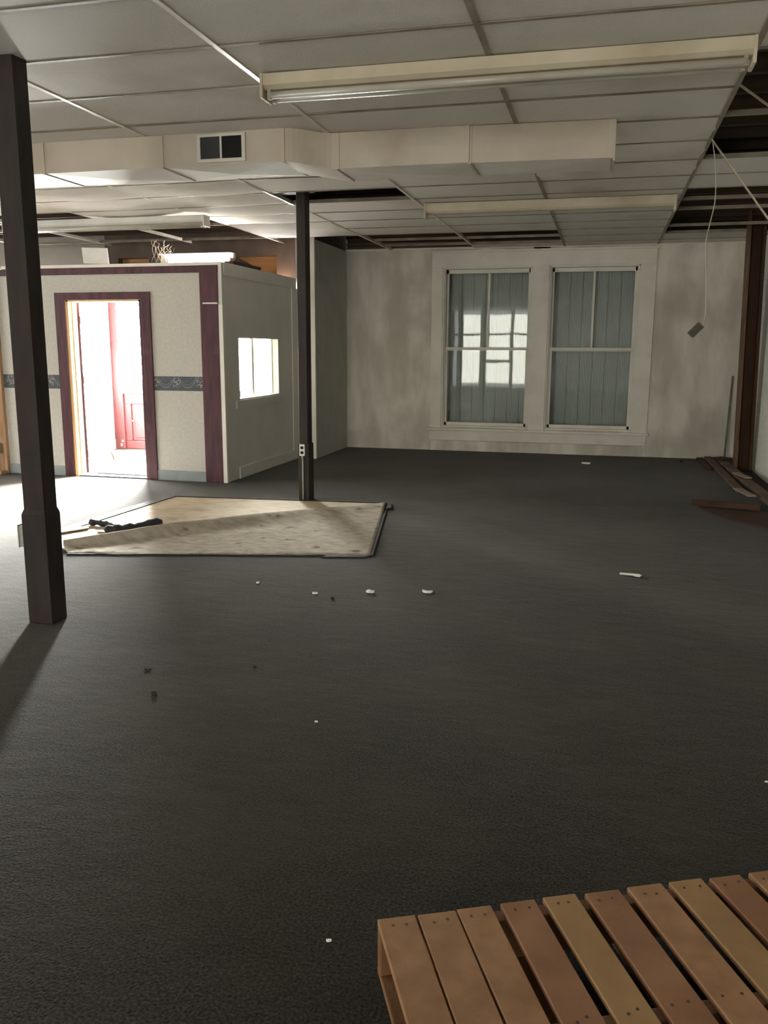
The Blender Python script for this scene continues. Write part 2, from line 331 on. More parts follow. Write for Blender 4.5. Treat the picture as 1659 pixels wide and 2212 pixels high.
tag(obj('transom_board', b, M['orange_wood']), 'orange wooden board closing the large opening right of the lit tube', 'board')

# roof deck and joists above the suspended ceiling
struct('ceiling_deck', MB().box(LX-.2, RX+.2, NY-.2, BY+.2, DK, DK+.1), M['deck'], org=(0, 0, 0))
jm = None
for k in range(24):
    y = 3.2+k*.40
    x0 = LX if y < FY-.1 else -3.73
    o = struct('joist', MB().box(x0, RX, y-.022, y+.022, 3.02, DK), M['wood_dark'], org=(0, y, 0))
struct('roof_beam', MB().box(LX, RX, 7.78, 7.98, 2.97, DK), M['wood_dark'], org=(0, 7.8, 0))

# suspended ceiling: tiles (each dished by its own sag), rows m, columns n (right edge of column n at X0+n*TX)
def missing(n, m):
    if n == 1: return m in (0, 1, 2, 3, 6, 7, 8, 9, 10)
    if n == 0: return False
    if n == -1: return m in (10, 11)
    if n == -2: return m in (5, 10, 11, 12)
    if n == -3: return m >= 10
    if n == -4: return m >= 7
    if n == -5: return m >= 6
    if n <= -6: return m >= 5
b = MB()
rs = random.Random(3)
for n in range(-10, 2):
    xa = X0+(n-1)*TX; xb = X0+n*TX
    for m in range(-19, 13):
        if missing(n, m): continue
        ya = Y0+m*TY; yb = ya+TY
        if ya > BY: continue
        if xb < LX or ya < NY-TY: continue
        xaa, xbb, yaa, ybb = max(xa, LX), min(xb, RX-.005), max(ya, NY), min(yb, BY-.005)
        if n == -3 and ybb > 11.0: xaa = max(xaa, -3.73)
        sag = rs.uniform(.003, .008)
        if n in (-3, -4) and m >= 4: sag = rs.uniform(.035, .055)
        elif n <= -3 and m >= 3: sag = rs.uniform(.02, .035)
        elif n == 0 and m in (2, 3, 4): sag = .028
        ph = rs.uniform(.35, .65)
        def fn(u, v, xaa=xaa, xbb=xbb, yaa=yaa, ybb=ybb, sag=sag, ph=ph):
            su = math.sin(PI*(u**(math.log(.5)/math.log(ph))))
            return (xaa+(xbb-xaa)*u, yaa+(ybb-yaa)*v, CZ+.003-sag*(.25+.75*su)*math.sin(PI*v)**.8 if 0 < v < 1 else CZ+.003)
        b.grid(10, 6, fn)
        # edge thickness so that a tile beside a hole shows its side
        for (p, q) in (((xaa, yaa), (xbb, yaa)), ((xaa, ybb), (xbb, ybb)), ((xaa, yaa), (xaa, ybb)), ((xbb, yaa), (xbb, ybb))):
            b.add([(p[0], p[1], CZ+.003), (q[0], q[1], CZ+.003), (q[0], q[1], CZ+.018), (p[0], p[1], CZ+.018)], [(0, 1, 2, 3)])
struct('ceiling', b, M['tile'], smooth=True, org=(0, 0, 0))
# light-tight backs of the tiles
b = MB()
for n in range(-10, 2):
    for m in range(-19, 13):
        if missing(n, m): continue
        xa = max(X0+(n-1)*TX, LX); xb = min(X0+n*TX, RX); ya = max(Y0+m*TY, NY); yb = min(Y0+(m+1)*TY, BY)
        if n == -3 and yb > 11: xa = max(xa, -3.73)
        if xb > xa and yb > ya: b.add([(xa, ya, CZ+.018), (xb, ya, CZ+.018), (xb, yb, CZ+.018), (xa, yb, CZ+.018)], [(0, 1, 2, 3)])
struct('ceiling_tile_backs', b, M['tile'], org=(0, 0, 0))

def main_tee(x, y0, y1, m, w=.026):
    return MB().box(x-w/2, x+w/2, y0, y1, CZ-.004, CZ+.001).box(x-.002, x+.002, y0, y1, CZ+.001, CZ+.036)
kk = 2
for n in range(-10, 1):
    x = X0+n*TX
    y1 = BY if x > -3.73 else FY-.03
    if n <= -5: y1 = 11.0
    struct('trim_%d' % kk, main_tee(x, NY, y1, None), M['tee'] if n > -2 else M['tee_white'], org=(x, 0, 0)); kk += 1
# cross tees (thin), row by row; none in the big hole where they have fallen out
for m in range(-6, 14):
    y = Y0+m*TY
    if y > BY: continue
    b = MB()
    for n in range(-6, 2):
        xa = X0+(n-1)*TX+.013; xb = min(X0+n*TX-.013, RX)
        if y > FY-.05 and xa < -3.73: continue
        if n == 1 and m in (1, 3, 9): continue
        if n <= -3 and m in (9, 11, 12): continue
        b.box(xa, xb, y-.012, y+.012, CZ-.003, CZ+.001); b.box(xa, xb, y-.0015, y+.0015, CZ+.001, CZ+.030)
    if b.v: struct('trim_%d' % kk, b, M['tee'] if m > 0 else M['tee'], org=(0, y, 0)); kk += 1
struct('trim_%d' % kk, MB().box(-3.73, RX, BY-.024, BY-.001, CZ-.006, CZ+.02), M['white_trim'], org=(0, 0, 0)); kk += 1

# ------------------------------------------------------------------ window_1 : pair of sashes in one white casing
W = struct('window_1', MB(), M['white_trim'], org=(-.92, BY, 0)) if False else None
b = MB()
b.box(-2.452, -2.294, BY-.03, BY, .33, 2.60); b.box(.402, .606, BY-.03, BY, .33, 2.60); b.box(-1.031, -.804, BY-.03, BY, .33, 2.60)
b.box(-2.452, .606, BY-.032, BY, 2.60, 2.80)
W = struct('window_1', b, M['white_trim'], bevel=.003, org=(-.92, BY, 0))
struct('casing_moulding', MB().box(-2.47, .62, BY-.05, BY, 2.80, 2.83).box(-2.30, .402, BY-.036, BY-.03, 2.592, 2.61), M['white_trim'], parent=W, bevel=.003)
struct('window_sill', MB().box(-2.49, .63, BY-.075, BY, .30, .335), M['white_trim'], parent=W, bevel=.006)
struct('apron', MB().box(-2.46, .60, BY-.03, BY, .155, .30), M['white_trim'], parent=W, bevel=.003)
struct('skirt_board', MB().box(-2.44, .56, BY-.015, BY, .0, .15), M['plaster'], parent=W, bevel=.003)
for i, (xa, xb) in enumerate(WX):
    # inner jamb lining
    j = MB().box(xa, xa+.02, BY-.01, BY+.2, WZ0, WZ1).box(xb-.02, xb, BY-.01, BY+.2, WZ0, WZ1).box(xa, xb, BY-.01, BY+.2, WZ1-.02, WZ1).box(xa, xb, BY-.01, BY+.2, WZ0-.01, WZ0+.01)
    j.box(xa+.02, xa+.036, BY+.03, BY+.05, WZ0, WZ1).box(xb-.036, xb-.02, BY+.03, BY+.05, WZ0, WZ1)
    struct('window_jamb', j, M['white_trim'], parent=W)
    mid = 1.46
    mun = xa+.645 if i == 0 else xa+.605
    # upper sash sits further out
    u = MB().box(xa+.02, xa+.065, BY+.11, BY+.15, mid-.02, WZ1-.02).box(xb-.065, xb-.02, BY+.11, BY+.15, mid-.02, WZ1-.02)
    u.box(xa+.02, xb-.02, BY+.11, BY+.15, WZ1-.075, WZ1-.02).box(xa+.02, xb-.02, BY+.11, BY+.15, mid-.02, mid+.02).box(mun-.014, mun+.014, BY+.113, BY+.147, mid, WZ1-.05)
    s1 = struct('upper_sash', u, M['white_trim'], parent=W, bevel=.003)
    struct('pane', MB().box(xa+.06, xb-.06, BY+.129, BY+.132, mid, WZ1-.07), M['glass'], parent=s1)
    lo = MB().box(xa+.02, xa+.07, BY+.06, BY+.10, WZ0+.01, mid+.03).box(xb-.07, xb-.02, BY+.06, BY+.10, WZ0+.01, mid+.03)
    lo.box(xa+.02, xb-.02, BY+.055, BY+.10, mid-.005, mid+.035).box(xa+.02, xb-.02, BY+.06, BY+.10, WZ0+.01, WZ0+.055)
    s2 = struct('lower_sash', lo, M['white_trim'], parent=W, bevel=.003)
    struct('pane', MB().box(xa+.065, xb-.065, BY+.078, BY+.081, WZ0+.05, mid), M['glass'], parent=s2)
# ribbed sheet metal that closes the windows from outside
def sheeting(xa, xb):
    b = MB(); x = xa; prof = []
    while x < xb:
        prof += [(x, .0), (x+.004, .030), (x+.012, .030), (x+.016, 0)]      # deep groove between panels
        x += .016
        for k in range(7): prof += [(x+.004, 0), (x+.012, -.006), (x+.019, 0)]; x += .022
        x += .004
    n = len(prof)
    vs = [(px, BY+.34+py, .12) for px, py in prof]+[(px, BY+.34+py, 2.83) for px, py in prof]
    b.add(vs, [(i, i+1, i+1+n, i+n) for i in range(n-1)])
    return b
o = obj('ribbed_metal_sheet', sheeting(-2.6, -1.10), M['sheeting']); solid(o, .002); tag(o, 'grey ribbed metal sheeting seen through the left half of the window', 'metal sheet')
o = obj('ribbed_metal_sheet', sheeting(-.88, .55), M['sheeting']); solid(o, .002); tag(o, 'grey ribbed metal sheeting seen through the right half of the window', 'metal sheet')
# reveal that keeps the gap behind the glass dark
for q in ((-2.85, -2.75, BY+.2, BY+.5, 0, 3), (.90, 1.0, BY+.2, BY+.5, 0, 3), (-2.85, 1.0, BY+.2, BY+.5, 2.86, 2.96), (-2.85, 1.0, BY+.2, BY+.5, 0, .1), (-2.85, 1.0, BY+.45, BY+.5, 0, 3)):
    struct('wall_outer', MB().box(*q), M['wood_dark'], org=(0, 0, 0))

# ------------------------------------------------------------------ the booth (vestibule) of thin walls
GX = -4.0; GY = 8.667; BT = 2.34
DX0, DX1, DZ = -5.89, -4.955, 1.99
b = MB().box(-6.78, DX0, GY, GY+.10, 0, 2.27).box(DX1, GX-.02, GY, GY+.10, 0, 2.27).box(DX0, DX1, GY, GY+.10, DZ, 2.27)
struct('wall_booth_front', b, M['cream_wall'], org=(0, GY, 0))
WY0, WY1, WW0, WW1 = 9.06, 10.32, .89, 1.595
b = MB().box(GX-.09, GX, GY+.03, WY0, 0, BT).box(GX-.09, GX, WY1, 10.95, 0, BT+.03).box(GX-.09, GX, WY0, WY1, 0, WW0).box(GX-.09, GX, WY0, WY1, WW1, BT+.01)
struct('wall_booth_side', b, M['grey_paint'], org=(0, 0, 0))
struct('trim_%d' % kk, MB().box(-6.78, GX-.03, GY-.015, GY+.11, 2.262, 2.335), M['maroon'], bevel=.003); kk += 1        # top rail
struct('trim_%d' % kk, MB().box(-4.245, -4.035, GY-.022, GY+.02, 0, 2.335), M['maroon'], bevel=.003); kk += 1          # corner board
struct('trim_%d' % kk, MB().box(-4.035, -3.985, GY-.018, GY+.04, 0, 1.93), M['white_trim'], bevel=.004); kk += 1       # white corner strip
struct('trim_%d' % kk, MB().box(-4.035, -3.992, GY-.008, GY+.04, 1.93, 2.36), M['grey_paint'], bevel=.003); kk += 1
struct('trim_%d' % kk, MB().box(-6.70, -4.00, GY-.005, GY+.13, 2.335, 2.37), M['white_trim'], bevel=.003); kk += 1      # raw top edge
struct('baseboard_booth', MB().box(-6.78, -5.99, GY-.012, GY, 0, .115).box(-4.85, -4.245, GY-.012, GY, 0, .115), M['grey_base'], bevel=.003)
struct('baseboard_side', MB().box(GX, GX+.018, 9.0, 10.93, 0, .13), M['grey_paint'], bevel=.003)
struct('trim_%d' % kk, MB().box(GX, GX+.014, 8.72, 10.95, 2.235, 2.37), M['grey_paint'], bevel=.003); kk += 1
struct('trim_%d' % kk, MB().box(GX, GX+.016, 10.78, 10.96, 0, 2.24), M['grey_paint'], bevel=.003); kk += 1
struct('trim_%d' % kk, MB().box(GX, GX+.012, 8.97, 10.36, .80, .888), M['grey_paint'], bevel=.002); kk += 1            # patch below the window
for xa, xb, lab in ((-6.78, -5.985, 'dark blue flower wallpaper border on the cream wall left of the doorway'), (-4.85, -4.245, 'dark blue flower wallpaper border on the cream wall right of the doorway')):
    o = obj('wallpaper_border', MB().box(xa, xb, GY-.003, GY, -.078, .078), M['border'], org=(0, GY, 0)); o.location = (0, GY, 1.083)
    tag(o, lab, 'wallpaper border', 'wallpaper border strips')
tag(obj('white_stick', MB().box(-4.20, -4.03, GY-.05, GY-.022, 1.932, 1.947), M['ivory']), 'short white stick poking out across the maroon corner board', 'stick')

# booth side window
b = MB()
b.box(GX-.10, GX+.004, WY0, WY0+.02, WW0, WW1).box(GX-.10, GX+.004, WY1-.035, WY1, WW0, WW1).box(GX-.10, GX+.004, WY0, WY1, WW1-.015, WW1).box(GX-.10, GX+.004, WY0, WY1, WW0, WW0+.018)
b.box(GX-.075, GX-.045, 9.56, 9.615, WW0, WW1).box(GX-.075, GX-.045, WY1-.13, WY1-.10, WW0, WW1)
M['glass_dimming'] = glass('dimming_glass', tint=(.6, .6, .58), refl=.4)  # grey tint added to weaken the daylight passing through the side window
w2 = struct('window_2', b, M['white_trim'], bevel=.003, org=(GX, 9.7, WW0))
struct('pane', MB().box(GX-.062, GX-.059, WY0+.02, WY1-.035, WW0+.018, WW1-.015), M['glass_dimming'], parent=w2)

# door opening with maroon casing and bare inner jamb
b = MB().box(DX0-.155+.02, DX0-.01, GY-.022, GY, 0, 2.07).box(DX1+.01, DX1+.115, GY-.022, GY, 0, 2.07).box(DX0-.01, DX1+.01, GY-.022, GY, DZ, 2.07)
d1 = struct('door_1', b, M['maroon'], bevel=.003, org=(DX0, GY, 0))
struct('door_jamb', MB().box(DX1-.03, DX1+.01, GY-.01, GY+.13, 0, DZ), M['maroon'], parent=d1, bevel=.002)
struct('door_jamb', MB().box(DX0-.01, DX0+.03, GY-.01, GY+.13, 0, DZ).box(DX0, DX1, GY-.01, GY+.13, DZ-.02, DZ+.01), M['jamb_wood'], parent=d1, bevel=.002)
struct('door_stop', MB().box(DX0+.03, DX0+.045, GY+.05, GY+.13, 0, DZ-.02).box(DX1-.045, DX1-.03, GY+.05, GY+.13, 0, DZ-.02), M['bright_white'], parent=d1)
struct('threshold', MB().box(DX0+.03, DX1-.03, GY+.0, GY+.12, 0, .014), M['mat_grey'], parent=d1, bevel=.004)
# open white door leaf folded back into the vestibule
h = Vector((DX0+.05, GY+.14, 0)); dv = Vector((-.33, .944, 0)).normalized(); nv = Vector((dv.y, -dv.x, 0))
b = MB().obox(h+dv*.44+Vector((0, 0, 1.0)), dv, nv, Vector((0, 0, 1)), .44, .019, .975)
d1l = struct('door_leaf', b, M['bright_white'], parent=d1, bevel=.002)
struct('leaf_edge', MB().obox(h+dv*-.002+Vector((0, 0, 1.0)), dv, nv, Vector((0, 0, 1)), .003, .019, .975), M['maroon_door'], parent=d1l)
for z in (.25, 1.1, 1.78):
    struct('hinge', MB().obox(h+nv*.024+dv*.008+Vector((0, 0, z)), dv, nv, Vector((0, 0, 1)), .010, .007, .045), M['ivory'], parent=d1l, bevel=.002)

struct('ceiling_vestibule', MB().box(-7.0, -4.03, GY+.10, FY-.02, 2.29, 2.33), M['deck'], org=(0, 0, 0))
# vestibule inner walls
va, vb = Vector((-6.33, 9.55, 0)), Vector((-6.98, FY, 0))
b = MB(); dd = (vb-va).normalized(); nn = Vector((-dd.y, dd.x, 0))
b.prism([(-6.02, GY+.10), (vb.x, vb.y), (vb.x-.08, vb.y), (-6.12, GY+.10)], 0, 2.36)
struct('wall_vestibule', b, M['bright_white'], org=(0, 0, 0))
struct('baseboard_vestibule', MB().prism([(-6.34, 9.6), (-6.96, FY-.03), (-6.972, FY-.03), (-6.36, 9.6)], 0, .14), M['bright_white'], org=(0, 0, 0))

# street door / shopfront with panels below glass
b = MB()
b.box(-6.98, -6.80, FY-.06, FY+.08, 0, zt)           # left frame post
b.box(-6.70, -6.635, FY-.02, FY+.04, .80, zt)        # mullion
b.box(-6.80, GX, FY-.04, FY+.06, 2.20, zt+.02)
b.box(-6.80, -5.85, FY-.02, FY+.04, .0, .12).box(-6.80, -5.85, FY-.02, FY+.04, .66, .82)
for x in (-6.80, -6.40, -5.93): b.box(x, x+.10, FY-.02, FY+.04, .12, .66)
b.box(-5.85, -5.76, FY-.05, FY+.07, 0, zt); b.box(-5.76, GX-.1, FY-.02, FY+.04, 0, .45);
b.box(GX-.12, GX-.02, FY-.05, FY+.07, 0, zt)
sf = struct('door_2', b, M['maroon_door'], bevel=.006, org=(-6.4, FY, 0))
for (x0, x1) in ((-6.70, -6.40), (-6.30, -5.93)):
    q = MB().box(x0, x1, FY+.008, FY+.03, .12, .66).box(x0+.045, x1-.045, FY-.002, FY+.012, .165, .615)
    struct('door_panel', q, M['maroon_door'], parent=sf, bevel=.008)
struct('pane', MB().box(-6.80, GX-.1, FY+.008, FY+.012, .82, 2.2), M['glass_clear'], parent=sf)
struct('door_molding', MB().box(-6.80, -5.85, FY-.045, FY-.015, .80, .83), M['maroon_door'], parent=sf, bevel=.008)
# paint chips on the panel
b = MB()
for (x, z, w_, h_) in ((-6.70, .40, .03, .02), (-6.60, .39, .05, .012), (-6.57, .41, .012, .035), (-6.60, .30, .015, .02), (-6.85, .10, .03, .03), (-6.87, .04, .03, .04)):
    b.box(x, x+w_, FY-.004 if x > -6.8 else FY-.062, FY+.0 if x > -6.8 else FY-.058, z, z+h_)
struct('paint_chip', b, M['bright_white'], parent=sf)
w3 = struct('window_3', MB().box(-10.8, -10.72, FY+.02, FY+.1, .6, 2.6).box(-9.5, -9.42, FY+.02, FY+.1, .6, 2.6).box(-8.18, -8.1, FY+.02, FY+.1, .6, 2.6), M['white_trim'], org=(-9.4, FY, .6))
struct('pane', MB().box(-10.8, -8.1, FY+.05, FY+.054, .6, 2.6), M['glass_clear'], parent=w3)

# curtain remnant hanging in the street door glass
t = empty('hanging_curtain', (-6.72, FY-.09, 2.2), 'narrow blue-grey curtain remnant with maroon lace edge hanging in the street door glass', 'curtain')
b = MB()
def cf(u, v):
    return (-6.765+.11*u*(1-.25*v), FY-.10+.014*math.sin(u*12+v*2), 2.19-.76*v-.03*math.sin(u*7)*v)
b.grid(14, 16, cf); o = obj('drape', b, M['curtain_blue'], t, smooth=True); solid(o, .004)
b = MB()
for k in range(26):
    z = 2.16-k*.028
    x = -6.79-.008*math.sin(k*1.7)
    b.tube([(x+.018*math.cos(a), FY-.105+.003*math.sin(3*a), z+.015*math.sin(a)) for a in [2*PI*i/8 for i in range(9)]], .004, 5)
obj('lace_edge', b, M['lace'], t, smooth=True)
# bent strip leaning inside the door
b = MB()
pts = []
P0, P1 = Vector((-6.235, 10.02, .012)), Vector((-6.445, 9.96, .63))
for i in range(17):
    s = i/16
    p = P0.lerp(P1, s); bow = math.sin(s*2*PI)*.02+math.sin(s*PI)*-.045
    p = p+Vector((-.9, .1, -.35)).normalized()*(-bow)*1.0
    pts.append(p)
wd = Vector((.5, -.45, .2)).normalized()
vs = []
for i, p in enumerate(pts):
    s = i/16; hw = .034*min(1, .35+s*8)*(1 if s < .9 else math.sqrt(max(.05, 1-((s-.9)/.1)**2)))
    for sg in (-1, 1): vs.append(p+wd*hw*sg)
b.add(vs, [(2*i, 2*i+1, 2*i+3, 2*i+2) for i in range(16)])
o = obj('bent_strip', b, M['plank_brown'], smooth=True); solid(o, .012, 0); tag(o, 'curved reddish brown strip leaning on the white vestibule wall', 'strip')
tag(obj('doormat', MB().prism([(-5.80, 8.93), (-5.02, 8.90), (-4.98, 9.28), (-5.62, 9.36)], -.003, .008), M['mat_grey'], bevel=.003), 'grey flat doormat just inside the doorway threshold', 'doormat')

# ------------------------------------------------------------------ lit tube lamp above the booth
LY, LZ = 9.5, 2.455
t = empty('strip_light', (-4.7, LY, 2.37), 'short lit fluorescent strip light lying above the booth corner', 'light')
obj('housing', MB().extx([(LY+.02, 2.37), (LY+.10, 2.37), (LY+.10, 2.555), (LY+.045, 2.555)], -5.17, -4.24), M['fixture_white'], t, bevel=.004)
obj('reflector', MB().box(-5.17, -4.24, LY-.03, LY+.10, 2.548, 2.556), M['fixture_white'], t, bevel=.002)
obj('tube', MB().tube([(-5.02, LY-.025, LZ), (-4.27, LY-.025, LZ)], .021, 14), M['tube_on'], t, smooth=True)
for x in (-5.04, -4.25): obj('socket', MB().box(x-.012, x+.012, LY-.045, LY+.03, LZ-.04, LZ+.04), M['fixture_white'], t, bevel=.003)
b = MB(); rs = random.Random(5)
for k in range(16):
    x = -5.20+rs.uniform(-.02, .20); y = LY-.05+rs.uniform(-.04, .04); L = rs.uniform(.12, .27)
    pts = [(x+.02*math.sin(i*.9+k)+.03*i/6*rs.uniform(-1, 1.2), y+.01*math.sin(i+k), 2.46+L*i/6) for i in range(7)]
    b.tube(pts, .0016, 4)
tag(obj('cobweb', b, M['web']), 'dusty strands of cobweb rising at the left end of the lit tube', 'cobweb')
# bits lying on the booth's top edge
tag(obj('white_card', MB().obox((-5.57, 8.80, 2.475), Vector((.99, .0, -.04)), Vector((0, .98, .2)).normalized(), Vector((.04, -.2, .98)).normalized(), .16, .006, .085), M['board_white']), 'square white card standing on top of the booth front wall', 'card')
b = MB().obox((-4.12, 9.35, 2.395), Vector((.9, .43, 0)).normalized(), Vector((-.43, .9, 0)).normalized(), Vector((0, 0, 1)), .06, .30, .03)
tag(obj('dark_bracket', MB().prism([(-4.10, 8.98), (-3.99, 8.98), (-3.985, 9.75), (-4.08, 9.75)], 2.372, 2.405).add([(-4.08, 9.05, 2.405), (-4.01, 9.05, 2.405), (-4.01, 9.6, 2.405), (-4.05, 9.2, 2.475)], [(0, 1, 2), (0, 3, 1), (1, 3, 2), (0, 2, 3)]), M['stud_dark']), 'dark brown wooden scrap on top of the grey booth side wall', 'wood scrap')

# ------------------------------------------------------------------ timber frame wall left of the booth
t = empty('timber_stud', (-6.88, 8.75, 0), 'bare tan timber stud at the left edge behind the near post', 'stud')
obj('stud_board', MB().box(-6.97, -6.82, 8.70, 8.80, 0, 2.30), M['stud'], t, bevel=.004)
obj('side_board', MB().box(-6.815, -6.78, 8.62, 8.80, 0, 2.30), M['stud'], t, bevel=.004)
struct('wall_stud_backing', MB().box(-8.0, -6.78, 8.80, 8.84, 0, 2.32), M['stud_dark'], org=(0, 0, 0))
tag(obj('sole_plate', MB().box(-8.0, -6.78, 8.50, 8.60, 0, .045), M['stud'], bevel=.004), 'tan timber sole plate on the floor at the left edge', 'timber')
t = empty('outlet_box', (-6.99, 8.62, .25), 'small grey outlet box with hanging wires on the left timber stud', 'outlet')
obj('box', MB().box(-7.02, -6.90, 8.62, 8.69, .24, .35), M['steel'], t, bevel=.004)
obj('wire', MB().tube([(-6.96, 8.64, .24), (-6.97, 8.62, .16), (-6.93, 8.61, .10), (-6.97, 8.62, .03)], .007, 6), M['ivory'], t, smooth=True)

# ------------------------------------------------------------------ support posts
t = empty('support_post', (-2.9, 3.92, 0), 'nearest dark brown boxed post at the left edge, lower half thicker', 'post')
obj('post_shaft', MB().box(-2.962, -2.836, 3.862, 3.975, .60, CZ+.01), M['post'], t, bevel=.004)
obj('post_casing', MB().box(-2.972, -2.827, 3.850, 3.985, 0, .60).add([(-2.972, 3.85, .60), (-2.827, 3.85, .60), (-2.827, 3.985, .60), (-2.972, 3.985, .60), (-2.962, 3.862, .63), (-2.836, 3.862, .63), (-2.836, 3.975, .63), (-2.962, 3.975, .63)], [(0, 1, 5, 4), (1, 2, 6, 5), (2, 3, 7, 6), (3, 0, 4, 7), (4, 5, 6, 7)]), M['post'], t, bevel=.004)
t = empty('outlet_box', (-3.0, 3.93, .42), 'grey metal outlet box on the side of the nearest post', 'outlet')
obj('box', MB().box(-3.022, -2.973, 3.885, 3.955, .415, .53), M['steel'], t, bevel=.004)
obj('cover', MB().box(-3.026, -3.022, 3.880, 3.960, .410, .535), M['ivory'], t, bevel=.001)
t = empty('support_post', (-2.78, 7.87, 0), 'dark brown boxed post in mid room beside the peeled carpet', 'post')
obj('post_shaft', MB().box(-2.845, -2.758, 7.84, 7.97, .55, 2.97), M['post'], t, bevel=.004)
obj('post_casing', MB().box(-2.855, -2.748, 7.83, 7.98, 0, .56), M['post'], t, bevel=.004)
obj('post_collar', MB().prism([(-3.03, 7.84), (-2.845, 7.84), (-2.845, 7.96), (-3.03, 7.96)], 2.885, 2.92).box(-2.89, -2.71, 7.80, 8.0, 2.90, 2.97), M['post'], t, bevel=.004)
t = empty('outlet_box', (-2.80, 7.78, .44), 'ivory double outlet with grey conduit on the mid room post', 'outlet')
obj('cover_plate', MB().box(-2.835, -2.781, 7.808, 7.83, .445, .558), M['ivory'], t, bevel=.003)
for z in (.477, .525): obj('socket', MB().tube([(-2.808, 7.812, z), (-2.808, 7.804, z)], .0155, 14), M['black'], t)
obj('conduit', MB().tube([(-2.805, 7.82, .446), (-2.805, 7.82, 0.0)], .0075, 8), M['conduit'], t, smooth=True)
obj('connector', MB().tube([(-2.805, 7.818, .445), (-2.805, 7.818, .42)], .012, 8), M['steel'], t, smooth=True)

# ------------------------------------------------------------------ duct
t = empty('air_duct', (-2.0, 5.8, 2.64), 'cream painted rectangular air duct under the ceiling with a dark vent', 'duct')
def duct_seg(x0, x1, yf, yb, zb, name='duct_section', yf1=None, yb1=None):
    yf1 = yf if yf1 is None else yf1; yb1 = yb if yb1 is None else yb1
    zt_ = CZ-.002
    f = MB()
    # front face slightly dished, back and underside with cross-break creases
    f.grid(8, 4, lambda u, v: (x0+(x1-x0)*u, yf+(yf1-yf)*u-.006*math.sin(PI*u)*math.sin(PI*v), zb+(zt_-zb)*v))
    f.add([(x0, yb, zb), (x1, yb1, zb), (x1, yb1, zt_), (x0, yb, zt_)], [(0, 1, 2, 3)])
    f.add([(x0, yf, zb), (x0, yb, zb), (x0, yb, zt_), (x0, yf, zt_)], [(0, 1, 2, 3)])
    f.add([(x1, yf1, zb), (x1, yb1, zb), (x1, yb1, zt_), (x1, yf1, zt_)], [(0, 1, 2, 3)])
    d = obj(name, f, M['duct'], t)
    c = ((x0+x1)/2, (yf+yb+yf1+yb1)/4, zb-.018)
    obj('underside', MB().add([(x0, yf, zb), (x1, yf1, zb), (x1, yb1, zb), (x0, yb, zb), c], [(0, 1, 4), (1, 2, 4), (2, 3, 4), (3, 0, 4)]), M['duct_low'], d)
    return d
def seam(x, yf, yb, zb, w_=.022):
    return obj('duct_seam', MB().box(x-w_/2, x+w_/2, yf-.007, yf+.002, zb-.004, CZ-.003).box(x-.007, x+.007, yf, yb, zb-.007, zb), M['duct'], t, bevel=.001)
ZL, ZR = 2.655, 2.635
xs = [-8.2, -7.0, -5.6, -3.83, -2.925, -2.07]
secs = [duct_seg(a, c, 5.48, 5.95, ZL) for a, c in zip(xs[:-1], xs[1:])]
for x in xs[1:]: seam(x, 5.48, 5.95, ZL)
# curved offset between the two runs
def bendf(u, v):
    x = -2.07+.29*u; o_ = .5-.5*math.cos(PI*u); zb = ZL+(ZR-ZL)*u; yf = 5.48+.20*o_; yb = 5.95+.17*o_
    if v < .35: return (x, yf, CZ-.002+(zb-CZ+.002)*v/.35)
    if v < .65: return (x, yf+(yb-yf)*(v-.35)/.3, zb-.008*math.sin(PI*(v-.35)/.3))
    return (x, yb, zb+(CZ-.002-zb)*(v-.65)/.35)
obj('duct_bend', MB().grid(10, 20, bendf), M['duct'], t)
seam(-1.78, 5.68, 6.10, ZR, .05)
duct_seg(-1.78, -.90, 5.68, 6.10, ZR); seam(-.90, 5.70, 6.12, ZR, .03)
duct_seg(-.90, -.015, 5.70, 6.12, ZR, yf1=5.74, yb1=6.14)
seam(-.03, 5.735, 6.14, ZR, .035)
obj('end_cap', MB().box(-.018, -.006, 5.73, 6.14, ZR-.02, CZ-.004), M['duct'], t)
vg = obj('vent_grille', MB().box(-2.665, -2.325, 5.462, 5.476, 2.825, 2.842).box(-2.665, -2.325, 5.462, 5.476, 2.668, 2.690).box(-2.665, -2.640, 5.462, 5.476, 2.69, 2.825).box(-2.350, -2.325, 5.462, 5.476, 2.69, 2.825).box(-2.502, -2.488, 5.462, 5.476, 2.69, 2.825), M['duct_low'], t, bevel=.002)
obj('vent_opening', MB().box(-2.642, -2.50, 5.466, 5.474, 2.688, 2.827), M['vent_dark'], vg)
obj('vent_opening', MB().box(-2.49, -2.348, 5.466, 5.474, 2.688, 2.827), M['black'], vg)

# ------------------------------------------------------------------ unlit fluorescent fixtures
def fixture(x0, x1, y, ztop, h, label, m, tubes=2, dy=0.0):
    t = empty('fluorescent_fixture', ((x0+x1)/2, y, ztop), label, 'ceiling light', 'unlit fluorescent fixtures')
    zb = ztop-h
    obj('housing', MB().extx([(y, ztop), (y+.13, ztop), (y+.13, zb+.02), (y+.105, zb), (y+.025, zb), (y, zb+.02)], x0, x1), m, t, bevel=.004)
    for x in (x0, x1):
        obj('end_cap', MB().box(x-.008, x+.008, y-.006, y+.136, zb-.042, ztop), m, t, bevel=.003)
    for k in range(tubes):
        ty = y+.028+k*.072
        for xa, xb in ((x0+.035, x1-.035),):
            obj('tube', MB().tube([(xa, ty, zb-.026), (xb, ty, zb-.026)], .019, 12), M['tube_off'], t, smooth=True)
            for x in (xa, xb): obj('socket', MB().box(x-.01, x+.01, ty-.014, ty+.014, zb-.046, zb), M['socket'], t, bevel=.002)
    return t
fixture(-1.775, .578, 4.40, CZ-.006, .075, 'nearest long cream fluorescent fixture, unlit, crossing the ceiling top right', M['fixture'])
